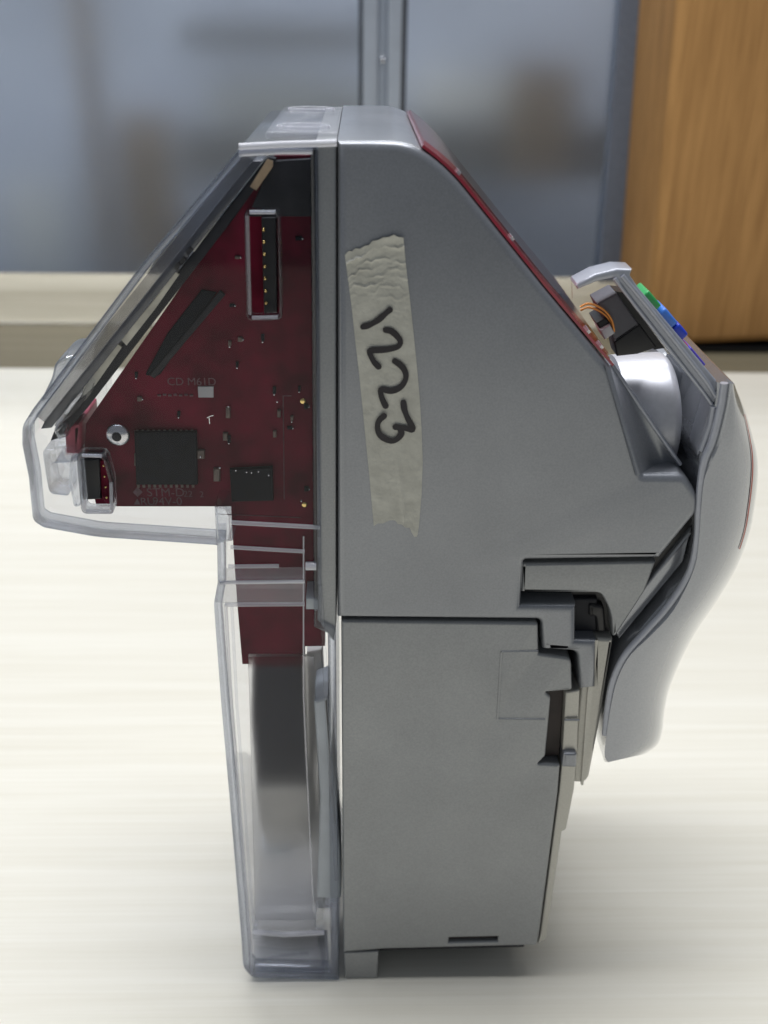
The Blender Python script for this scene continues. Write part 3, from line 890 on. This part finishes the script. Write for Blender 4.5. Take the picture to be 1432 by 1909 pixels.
while made < 17:
    x, y = rg.uniform(200, 578), rg.uniform(430, 930)
    w, h = rg.choice([(5, 9), (9, 5), (6, 12), (12, 7), (8, 8)])
    if not in_poly(x - 14, y - 14, board_pts) or any(a - 8 < x < c + 8 and b - 8 < y < d + 8 for a, b, c, d in busy):
        continue
    busy.append((x - w, y - h, x + w, y + h))
    on_board('resistor', [(x - w / 2, y - h / 2), (x + w / 2, y - h / 2), (x + w / 2, y + h / 2), (x - w / 2, y + h / 2)], 0.0006, rg.choice([M['cap'], M['chip'], M['chip']]), bevel=0.0001)
    ex, ey = (0, h / 2 + 1.5) if h > w else (w / 2 + 1.5, 0)
    link('solder_joint', ball_mesh(U(x + ex, y + ey, Y0 + PB - 0.0003), 0.00020, 0.8, 8), M['solder'], board)
    made += 1
for k in range(11):
    x = 256 + k * 10.2
    link('chip_leg', box_mesh(U(x, 804.5, Y0 + PB - 0.0003), (0.00045, 0.0003, 0.0006)), M['cap'], board)
    link('chip_leg', box_mesh(U(x + 2, 906, Y0 + PB - 0.0003), (0.00045, 0.0003, 0.0006)), M['cap'], board)
# screw with a star recess
sc_c = U(220, 810, Y0 + PB - 0.0022)
sc_o = link('screw', ball_mesh(sc_c, 0.0023, 0.55, 24), M['solder'], board)
link('screw_recess', ball_mesh(sc_c + Vector((0, -0.00105, 0)), 0.0010, 0.35, 12), M['dark'], board)
# faint outline printed round the right half of the board
def print_line(pts, w=0.00010):
    link('printed_line', rod_mesh([U(x, y, Y0 + PB - 0.00002) for x, y in pts], w, seg=6), M['silk'], board)
print_line([(528, 738), (530, 930)])
print_line([(528, 738), (544, 738)])
print_line([(250, 803), (366, 803)])
print_line([(402, 958), (560, 965)])
def text(s, px, py, hpx, Y):
    cu = bpy.data.curves.new('t', 'FONT')
    cu.body = s
    cu.size = 1.0
    o = bpy.data.objects.new('t', cu)
    col.objects.link(o)
    dg = bpy.context.evaluated_depsgraph_get()
    me = bpy.data.meshes.new_from_object(o.evaluated_get(dg), depsgraph=dg)
    bpy.data.objects.remove(o)
    p0, p1 = U(px, py, Y), U(px, py - hpx, Y)
    k = (p1 - p0).length / 0.69
    for v in me.vertices:
        v.co = (p0.x + v.co.x * k, Y, p0.z + v.co.y * k)
    me.materials.clear()
    return link('printed_text', me, M['silk'], board)
YP = Y0 + PB - 0.00012
text('STM-D', 274, 925, 15, YP)
text('22', 342, 926, 11, YP)
text('2', 372, 927, 11, YP)
text('94V-0', 285, 941, 14, YP)
text('RU', 262, 941, 13, YP)
prism('printed_mark', [(248, 917), (257, 907), (266, 917), (257, 926)], PB - 0.00015, PB - 0.0001, M['silk'], board, trace=PB)
prism('printed_mark', [(250, 940), (256, 929), (262, 940)], PB - 0.00015, PB - 0.0001, M['silk'], board, trace=PB)
text('CD M61D', 312, 718, 14, YP)
for k in range(7):
    print_line([(294 + k * 10, 737 - (k % 2)), (300 + k * 10, 737 - (k % 2))], 0.00022)
# pin header behind the slot
hdr = prism('pin_header', [(487, 405, 3), (515, 405, 3), (517, 585, 3), (492, 585, 3)], 0.0040, PB, M['black'], dev, bevel=0.0003, trace=0.004)
for k in range(7):
    link('pin', ball_mesh(U(491.5 + k * 0.8, 428 + k * 22.8, Y0 + 0.0038), 0.00034, 1.4, 10), M['gold'], hdr)
prism('side_connector', [(149, 856), (186, 856), (188, 931), (154, 933)], 0.0040, 0.02, M['black'], dev, bevel=0.0004, trace=0.004)
tabc = prism('contact_strip', [(184, 858), (198, 860, 4), (203, 900), (203, 943), (194, 934), (188, 920)], 0.0046, 0.0062, M['pcb'], dev, bevel=0.0002, trace=0.0046)
for (x, y) in [(193, 868), (195, 888), (197, 908), (199, 927)]:
    link('pin', ball_mesh(U(x, y, Y0 + 0.0044), 0.00026, 1, 10), M['gold'], tabc)
prism('rubber_boot', [(118, 792, 8), (150, 788, 6), (151, 848), (122, 848)], 0.006, 0.02, M['pink'], dev, bevel=0.001, trace=0.006)
# display module lying along the slope (edges of its plates)
prism('display_plate', [(470, 300), (490, 300), (420, 392), (96, 798), (76, 800), (84, 784)], 0.0045, 0.0115, M['display'], dev, bevel=0.0002, trace=0.0045)
prism('display_plate', [(500, 292), (514, 296), (440, 402), (170, 752), (118, 815), (94, 822), (100, 806)], 0.0055, 0.0115, M['dark'], dev, bevel=0.0002, trace=0.0055)
M['tint'] = pale_edge('dark_reflection', (0.055, 0.06, 0.085), 0.42)  # dark tone painting what the slope wall reflects
prism('dark_reflection', [(452, 287), (472, 298), (84, 788), (66, 774)], 0.0042, 0.0115, M['tint'], dev, trace=0.0042)
prism('tan_strip', [(498, 297), (509, 301), (508, 312), (478, 355), (466, 348)], 0.0050, 0.008, M['brass'], dev, trace=0.005)
prism('pale_strip', [(300, 544), (326, 506), (334, 512), (290, 575), (236, 644), (226, 634)], 0.0050, 0.008, M['pale_strip'], dev, trace=0.005)
prism('pale_strip', [(218, 640), (227, 648), (178, 718), (152, 742), (158, 716)], 0.0050, 0.008, M['pale_strip'], dev, trace=0.005)
prism('clear_bracket', [(150, 740), (166, 708), (174, 716), (168, 736), (150, 760), (108, 800), (100, 795), (130, 748)], 0.003, 0.010, M['edge'], dev, bevel=0.0005, trace=0.003)
for (x, y) in [(340, 488), (330, 498), (352, 470)]:
    prism('rail_clip', [(x - 6, y), (x + 2, y - 9), (x + 8, y - 3), (x, y + 7)], 0.004, 0.007, M['black'], dev, trace=0.004)
prism('rail', [(438, 350), (446, 356), (362, 470), (354, 464)], 0.005, 0.008, M['grey_module'], dev, trace=0.005)
# works in the lower part of the shell
prism('motor_block', [(470, 1240, 4), (566, 1240), (574, 1500), (482, 1505, 18), (468, 1340, 20)], 0.0085, 0.0163, M['navy'], dev, bevel=0.0005, res=3, trace=0.0085)
prism('grey_module', [(476, 1450, 8), (578, 1450), (582, 1562), (500, 1562, 4), (484, 1530)], 0.0080, 0.0163, M['grey_module'], dev, bevel=0.001, trace=0.01)
prism('spacer_block', [(488, 1568), (540, 1566), (545, 1590), (505, 1592), (492, 1590)], 0.012, 0.0163, M['frost'], dev, bevel=0.0006, trace=0.012)
link('wire', rod_mesh([U(x, y, Y0 + 0.011) for x, y in [(480, 1622), (530, 1620), (565, 1616)]], 0.0002, seg=6), M['white_plug'], dev)
prism('inner_ledge', [(474, 1684), (585, 1660), (590, 1690), (590, 1738), (472, 1740), (470, 1710)], 0.012, 0.0163, M['rim'], dev, bevel=0.0008, trace=0.012)
tr_rows = []
for i in range(15):
    t = i / 14
    dpt = 0.0100 + 0.036 * t ** 0.8 + 0.0006 * math.sin(t * 19)
    tr_rows.append([U(480 - 4 * t + (122 - 6 * t) * k / 10, 1738 - 330 * t, Y0 + dpt) + Vector((0, 0.0008 * math.sin(k * 0.9 + t * 3), 0)) for k in range(11)])
back = [[p + Vector((0, 0.0012, -0.0006)) for p in r_] for r_ in tr_rows]
link('bounce_board', grid_mesh([a + b[::-1] for a, b in zip(tr_rows, back)], closed_u=True, caps=True), M['bounce_pale'], dev)  # sloped pale board added to brighten the lower shell
prism('battery_wall', [(572, 1215), (600, 1210), (606, 1330), (592, 1420), (606, 1700), (588, 1700), (578, 1480)], 0.0140, 0.0200, M['grey_module'], dev, bevel=0.0006, trace=0.014)

# ------------------------------------------------------------------ masking tape with its number
tape_top = [(643, 475), (650, 467), (657, 468), (662, 462), (672, 463), (680, 457), (688, 456), (694, 448), (706, 446), (714, 441), (724, 441), (734, 436), (741, 440), (752, 441)]
tape_bot = [(697, 980), (704, 975), (714, 975), (722, 971), (728, 969), (736, 969), (742, 976), (750, 977), (757, 983), (764, 983), (768, 993), (772, 1000), (778, 1000), (781, 980)]
lft = [(643, 475), (649, 520), (656, 575), (663, 640), (670, 700), (677, 770), (683, 830), (689, 890), (693, 935), (697, 980)]
rgt = [(752, 441), (757, 495), (764, 555), (771, 620), (777, 680), (782, 735), (786, 800), (788, 860), (786, 920), (781, 980)]
NR, NC = 300, 34
rows = []
def along(P, t):
    s = t * (len(P) - 1); k = min(int(s), len(P) - 2); f = s - k
    return Vector(P[k]).lerp(Vector(P[k + 1]), f)
for i in range(NR):
    v = i / (NR - 1)
    row = []
    for j in range(NC):
        u = j / (NC - 1)
        # Coons patch between the four torn and cut edges
        p = along(lft, v) * (1 - u) + along(rgt, v) * u + along(tape_top, u) * (1 - v) + along(tape_bot, u) * v
        p -= Vector(lft[0]) * (1 - u) * (1 - v) + Vector(rgt[0]) * u * (1 - v) + Vector(lft[-1]) * (1 - u) * v + Vector(rgt[-1]) * u * v
        h = 0.00012
        for (vc, amp, ph) in ((0.035, 3.0, 0.2), (0.075, 1.6, 1.4), (0.105, 1.7, 2.2), (0.13, 1.5, 3.1), (0.155, 2.2, 4.0), (0.185, 1.1, 5.2), (0.215, 0.9, 0.9)):
            vv = vc + 0.008 * math.sin(u * 9 + ph) + 0.004 * math.sin(u * 23 + ph * 2)
            h += 0.00016 * amp * math.exp(-((v - vv) / 0.0042) ** 2) * (0.55 + 0.45 * math.sin(u * 7 + ph * 3))
        h += 0.000022 * math.sin(v * 300 + 3 * math.sin(u * 11 + v * 40) + 2 * math.sin(u * 29)) * (0.5 + 0.5 * math.sin(v * 37 + u * 5))
        uc = 0.55 + 0.03 * math.sin(v * 14)
        if v > 0.70:
            h += 0.00030 * min(1, (v - 0.70) / 0.1) * math.exp(-((u - uc) / 0.03) ** 2)
        if v < 0.06:
            h += 0.0006 * (1 - v / 0.06) * u
        q = U(p.x, p.y, Y0)
        row.append(Vector((q.x, Y0 - h - 0.00006, q.z)))
    rows.append(row)
tape = link('masking_tape', grid_mesh(rows, angle=60), M['tape'], dev, label='strip of beige masking tape with the handwritten number 1223')
digits = [
    ([(677, 608), (690, 604), (704, 596), (718, 584), (727, 576)],),
    ([(719, 614), (729, 616), (739, 624), (746, 634), (743, 644), (728, 649), (710, 651), (691, 652), (690, 658), (694, 667), (699, 675), (706, 682)],),
    ([(736, 672), (745, 678), (753, 687), (757, 700), (752, 714), (742, 723), (728, 727), (711, 724), (710, 732), (713, 743), (719, 755)],),
    ([(752, 749), (754, 762), (759, 776), (769, 798), (754, 796), (737, 794)], [(746, 796), (748, 806), (742, 815), (732, 820), (720, 817), (709, 809), (704, 797), (706, 783), (716, 773)]),
]
def stroke(P, w=5.9, lift=0.00042):
    pts = smooth_list(P, 40)
    bm = bmesh.new()
    # a round-tipped pen line: one flat polygon strip with half-disc ends
    prev = None
    L, Rr = [], []
    for i, p in enumerate(pts):
        t = (pts[min(i + 1, 39)] - pts[max(i - 1, 0)]).normalized()
        nrm = Vector((-t.y, t.x)) * (w * (0.93 + 0.09 * math.sin(i * 0.35)))
        L.append(p + nrm); Rr.append(p - nrm)
    t0 = (pts[1] - pts[0]).normalized(); t1 = (pts[-1] - pts[-2]).normalized()
    def V3(p, i=0): return bm.verts.new(U(p.x, p.y, Y0) + Vector((0, -lift - 2.5e-6 * i, 0)))
    lv, rv = [V3(p, i) for i, p in enumerate(L)], [V3(p, i) for i, p in enumerate(Rr)]
    for i in range(39):
        bm.faces.new((lv[i], lv[i + 1], rv[i + 1], rv[i]))
    for (c, t, va, vb_, li) in ((pts[0], -t0, lv[0], rv[0], 0), (pts[-1], t1, lv[-1], rv[-1], 39)):
        a = math.atan2(t.y, t.x)
        arc = [V3(c + Vector((math.cos(a + s), math.sin(a + s))) * w * 0.95, li) for s in (-1.1, -0.6, 0, 0.6, 1.1)]
        ends = sorted((va, vb_), key=lambda q: (q.co - arc[0].co).length)
        bm.faces.new([ends[0]] + arc + [ends[1]])
    return bm
for dg_ in digits:
    me = bpy.data.meshes.new('m')
    bmj = bmesh.new()
    for si, P in enumerate(dg_):
        b = stroke(P, lift=0.00042 + 0.00008 * si)
        tmp = bpy.data.meshes.new('t')
        b.to_mesh(tmp); b.free()
        bmj.from_mesh(tmp)
        bpy.data.meshes.remove(tmp)
    bmj.to_mesh(me); bmj.free()
    link('handwritten_digit', me, M['ink'], tape)
